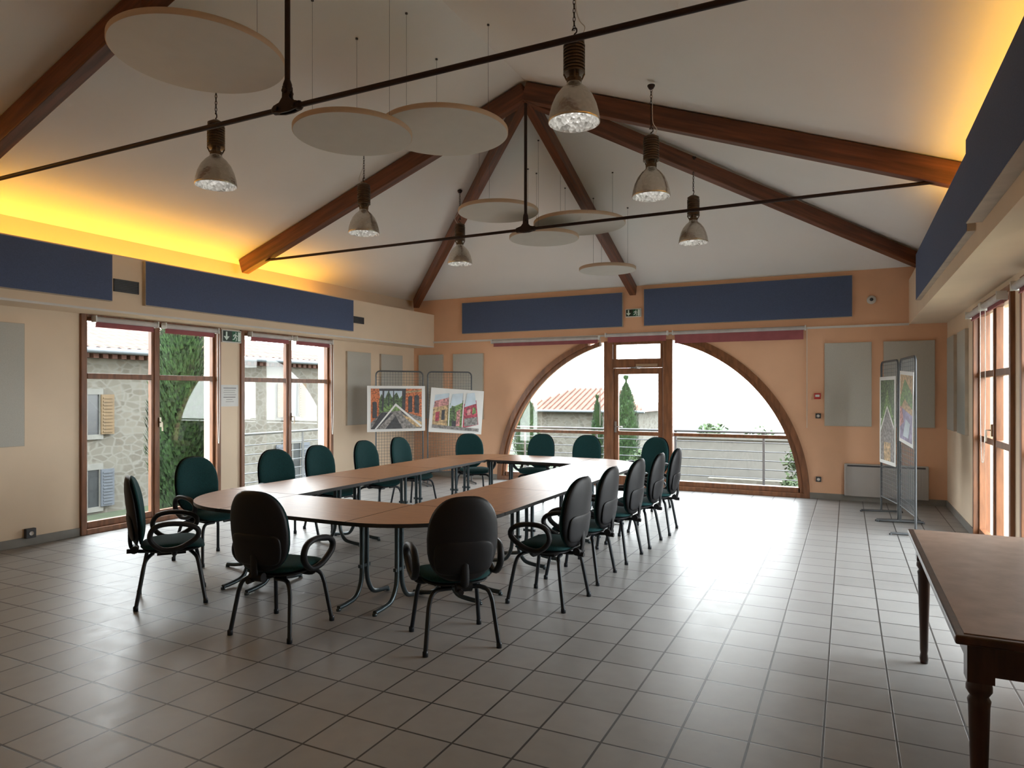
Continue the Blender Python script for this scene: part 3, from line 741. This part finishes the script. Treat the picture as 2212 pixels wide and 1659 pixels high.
# ------------------------------------------------------------------ outside
GZ=-.9
tag(B().box(-30,20,-10,34,GZ-.2,GZ).build("garden_ground",M_GRASS),"green garden lawn around the building","ground")
b=B(); vs=[];n=60
for i in range(n+1):
    x=-330+560*i/n; h=-15+2*sin(i*.5)+1.2*sin(i*1.3+1)
    vs+=[(x,300,-60),(x,300+20*sin(i*.3),h),(x,420,h-6)]
fs=[]
for i in range(n):
    a=3*i; fs+=[(a,a+3,a+4,a+1),(a+1,a+4,a+5,a+2)]
tag(B().add(vs,fs).build("distant_hill",M_HILL),"pale hazy line of distant hills","hill")
tag(B().box(-9.4,2,YB+T,13.15,-.15,-.05).box(-9.4,XL-T,8.1,YB+T,-.15,-.05).box(-9.3,-9.1,8.2,13,GZ,-.15).build("terrace",M_SLAB),"concrete terrace slab outside the hall","terrace")
def railing(p0,p1):
    p0=Vector(p0);p1=Vector(p1);L=(p1-p0).length;a=atan2(p1.y-p0.y,p1.x-p0.x)
    e=empty("terrace_railing",(p0.x,p0.y,-.05),a,"grey steel terrace railing with horizontal bars","railing","terrace railings")
    B().tube([(0,0,.95),(L,0,.95)],.022,8).build("handrail",M_STEEL,parent=e)
    for z in (.12,.28,.44,.60,.76): B().tube([(0,0,z),(L,0,z)],.009,6).build("bar",M_STEEL,parent=e)
    k=max(1,int(L/1.5))
    for i in range(k+1): B().box(i*L/k-.02,i*L/k+.02,-.008,.008,0,.95).build("post",M_STEEL,parent=e)
railing((-9.2,13.0),(1.8,13.0)); railing((-9.2,8.3),(-9.2,12.95))
def corr_roof(b,o,u,v_,nu,pitch=.22,amp=.05,nv=2,mi=0):
    o=Vector(o);u=Vector(u);v_=Vector(v_); n=u.cross(v_).normalized()
    if n.z<0:n=-n
    L=u.length; k=int(L/pitch)*6; vs=[];fs=[]
    rows=14
    for j in range(rows+1):
        for i in range(k+1):
            h=amp*abs(sin(pi*i/6)); 
            vs.append(o+u*(i/k)+v_*(j/rows)+n*(h+.02*((j)%2)))
    for j in range(rows):
        for i in range(k): a=j*(k+1)+i; fs.append((a,a+1,a+k+2,a+k+1))
    b.add(vs,fs,mi)
e=empty("stone_house",(-14,10,GZ),0,"beige rubble stone house with red tiled roof","house")
zE=2.45-GZ
def opening(y0,y1,z0,z1,ms,shut,two=True):
    y0-=10;y1-=10;z0-=GZ;z1-=GZ
    B().box(.0,.02,y0,y1,z0,z1).build("house_window",M_WDARK,parent=e)
    b=B().box(0,.05,y0-.08,y1+.08,z1,z1+.12).box(0,.05,y0-.08,y1+.08,z0-.1,z0).box(0,.05,y0-.1,y0,z0,z1).box(0,.05,y1,y1+.1,z0,z1)
    b.box(.02,.04,(y0+y1)/2-.02,(y0+y1)/2+.02,z0,z1); b.build("stone_surround",M_RENDER,parent=e)
    sw=(y1-y0)/2+.02
    for (a,c) in ((y0-sw-.02,y0-.02),(y1+.02,y1+sw+.02)):
        b=B().box(.05,.08,a,c,z0,z1)
        n=int((z1-z0)/.07)
        for i in range(n): z=z0+.04+i*(z1-z0-.06)/n; b.box(.08,.095,a+.04,c-.04,z,z+.03)
        b.build("shutter",ms,parent=e)
B().box(-8,0,-9,5.9,0,zE).build("house_walls",M_STONE,parent=e)
b=B(); corr_roof(b,(.45,-9.2,zE+.05),(0,15.4,0),(-4.6,0,.95),0); corr_roof(b,(-8.6,-9.2,zE+.05),(0,15.4,0),(4.5,0,.95),0); b.build("roof",M_ROOF,parent=e)
b=B()
for i in range(74): y=-9+i*.2; b.box(0,.20,y,y+.11,zE-.12,zE-.02); b.box(0,.32,y+.08,y+.19,zE-.02,zE+.06)
b.box(0,.2,-9,5.9,zE-.03,zE-.01); b.build("cornice",M_ROOF,parent=e)
b=B().tube([(.48,-9.2,zE+.02),(.48,6.1,zE+.02)],.06,8); b.build("gutter",M_STEEL,parent=e)
opening(8.50,9.02,.75,1.58,M_SHUT,1); opening(14.25,14.75,.95,1.88,M_SHUT,1); opening(11.0,11.5,.85,1.7,M_SHUT,1)
opening(8.50,9.02,-.75,.02,M_SHUTB,1); opening(14.25,14.85,-.9,.2,M_SHUTB,1)
e=empty("tiled_house",(-8.95,24,GZ-2),0,"low stone house with orange tiled hip roof","house")
zE=.95-GZ+2; hw=2.25
B().box(-hw,hw,0,4.5,0,zE).build("house_walls",M_STONE,parent=e)
b=B(); rz=zE+.85; o=.3
b.add([(-hw-o,-o,zE),(hw+o,-o,zE),(hw-1.5,2.2,rz),(-hw+1.2,2.2,rz),(hw+o,4.8,zE),(-hw-o,4.8,zE)],[(0,1,2,3),(1,4,2),(4,5,3,2),(5,0,3),(0,5,4,1)],0)
for i in range(24):
    t=i/23; x=-hw-o+(2*hw+2*o)*t
    s=min(1,(min((x+hw+o)/1.5,(hw+o-x)/1.8))); b.tube([(x,-o,zE+.02),(x,-o+2.5*s,zE+.02+.85*s)],.045,5)
b.build("roof",M_ROOF2,parent=e); B().tube([(-hw-o,-o-.05,zE),(hw+o,-o-.05,zE)],.05,6).build("gutter",M_STEEL,parent=e)
tag(B().box(-4.3,9,17,17.3,GZ,.50).box(-4.35,9,16.95,17.35,.50,.56).build("garden_wall",M_RENDER),"pale rendered garden boundary wall","wall")
tag(B().box(-2.9,9,16.2,16.6,GZ,-.35).build("low_stone_wall",M_STONE),"low rubble stone retaining wall","wall")
def cypress(x,y,z0,H,R,seed,label,dens=5200):
    random.seed(seed)
    e=empty("cypress_tree",(x,y,z0),0,label,"tree")
    def rad(t): return R*(sin(pi*min(1,(t+.08))**.75)**.6 if t<.97 else .15)
    b=B(); prof=[]
    for i in range(25):
        t=i/24; prof.append((max(.01,rad(t)*.80),.25+t*(H-.25)))
    b.lathe(prof,16,sm=True)
    vs=[];fs=[]
    for i in range(dens):
        t=random.random(); a=random.random()*2*pi; q=rad(t)*(.74+.3*random.random()+.1*sin(a*5+t*21)); z=.25+t*(H-.25)
        s=(.04+.05*random.random())*max(.7,H/6)
        c=Vector((q*cos(a),q*sin(a),z)); out=Vector((cos(a),sin(a),1.6+random.random())).normalized()
        tg=Vector((-sin(a),cos(a),random.uniform(-.4,.4)))*s*.45
        k=len(vs); vs+=[c-tg,c+tg,c+out*s*1.8]; fs.append((k,k+1,k+2))
    b.add(vs,fs); b.build("foliage",M_LEAF,parent=e)
    B().tube([(0,0,-.05),(0,0,.8)],.07,8).build("trunk",M_BARK,parent=e)
lc="tall narrow dark green cypress tree"
cypress(-10.5,8.25,GZ,5.2,.50,1,lc,16000)
cypress(-5.97,20,GZ,3.0,.38,2,lc); cypress(-7.05,20.5,GZ,2.4,.2,3,lc,3000); cypress(-9.25,20,GZ,2.5,.44,4,lc)
def bush(x,y,z,R,seed,n=1500,label="round leafy green garden shrub",m=M_LEAF2,name="shrub"):
    random.seed(seed); vs=[];fs=[]
    for i in range(n):
        d_=Vector((random.gauss(0,1),random.gauss(0,1),random.gauss(0,1))).normalized()*R*(.5+.5*random.random())*(.8+.3*sin(i))
        c=d_; s=R*.07*(1+random.random()); u=Vector((random.gauss(0,1),random.gauss(0,1),random.gauss(0,1))).normalized()*s; w=Vector((random.gauss(0,1),random.gauss(0,1),random.gauss(0,1))).normalized()*s
        k=len(vs); vs+=[c-u,c+w,c+u,c-w]; fs.append((k,k+1,k+2,k+3))
    e=empty(name,(x,y,GZ),0,label,"shrub"); hz=z-GZ
    o=B().add(vs,fs).build("foliage",m,parent=e,recenter=False); o.location=(0,0,hz)
    B().tube([(0,0,-.02),(0,0,max(.1,hz))],.03,6).build("stem",M_BARK,parent=e)
bush(-.80,14.4,.25,.40,11,500,"leafy green climbing plant beside terrace"); bush(-.95,15.3,-.45,.40,12,700)
bush(-1.2,29,-.1,.9,13,900,"bare-branched shrub beyond garden wall"); bush(-5,29,-.4,.8,14,900); bush(-3.2,30,-.5,.7,15,900); bush(-9.5,17,-.5,.4,16); bush(-5.0,18.3,-.4,.5,17)
e=empty("utility_pole",(-1.75,33,GZ),0,"slim utility pole with crossarm beyond garden","pole")
B().tube([(0,0,0),(0,0,1.95)],.06,8).build("post",M_RENDER,parent=e); B().box(-.25,.25,-.03,.03,1.75,1.81).build("crossarm",M_DGREY,parent=e)

# ------------------------------------------------------------------ light
w=bpy.data.worlds.new("World"); SC.world=w; w.use_nodes=True
nt=w.node_tree; bg=nt.nodes["Background"]
tc=nt.nodes.new("ShaderNodeTexCoord"); sx=nt.nodes.new("ShaderNodeSeparateXYZ"); cr=nt.nodes.new("ShaderNodeValToRGB")
nt.links.new(tc.outputs["Generated"],sx.inputs[0]); nt.links.new(sx.outputs["Z"],cr.inputs[0])
cr.color_ramp.elements[0].position=0; cr.color_ramp.elements[0].color=(.95,.96,.98,1)
cr.color_ramp.elements[1].position=.6; cr.color_ramp.elements[1].color=(.90,.94,1,1)
nt.links.new(cr.outputs[0],bg.inputs[0]); bg.inputs[1].default_value=15.5
def area(name,loc,rot,sx_,sy_,power,col=(1,1,1),portal=False):
    l=bpy.data.lights.new(name,"AREA"); l.shape="RECTANGLE"; l.size=sx_; l.size_y=sy_; l.energy=power; l.color=col
    o=bpy.data.objects.new(name,l); COL.objects.link(o); o.location=loc; o.rotation_euler=rot
    if portal: l.cycles.is_portal=True
    return o
area("window_portal",(AX,YB+.35,1.3),(radians(-90),0,0),5.4,2.6,1,portal=True)
for (a,c) in WY:
    area("window_portal",(XL-.35,(a+c)/2,1.27),(0,radians(-90),0),2.5,c-a,1,portal=True)
    area("window_portal",(XR+.35,(a+c)/2,1.27),(0,radians(90),0),2.5,c-a,1,portal=True)
area("cove_light",(-7.54,3.0,2.90),(pi,radians(-12),0),.30,11.0,70,(1.,.52,.05))
area("cove_light",(1.05,2.6,2.96),(pi,radians(12),0),.30,10.6,62,(1.,.56,.09))

# ------------------------------------------------------------------ camera
cam=bpy.data.cameras.new("Camera"); co=bpy.data.objects.new("Camera",cam); COL.objects.link(co)
cam.sensor_width=36; cam.lens=36*1480/2212; cam.shift_y=20.5/2212; cam.clip_end=1000
co.location=(0,0,1.6); co.rotation_euler=(radians(90),0,radians(26.07))
SC.camera=co
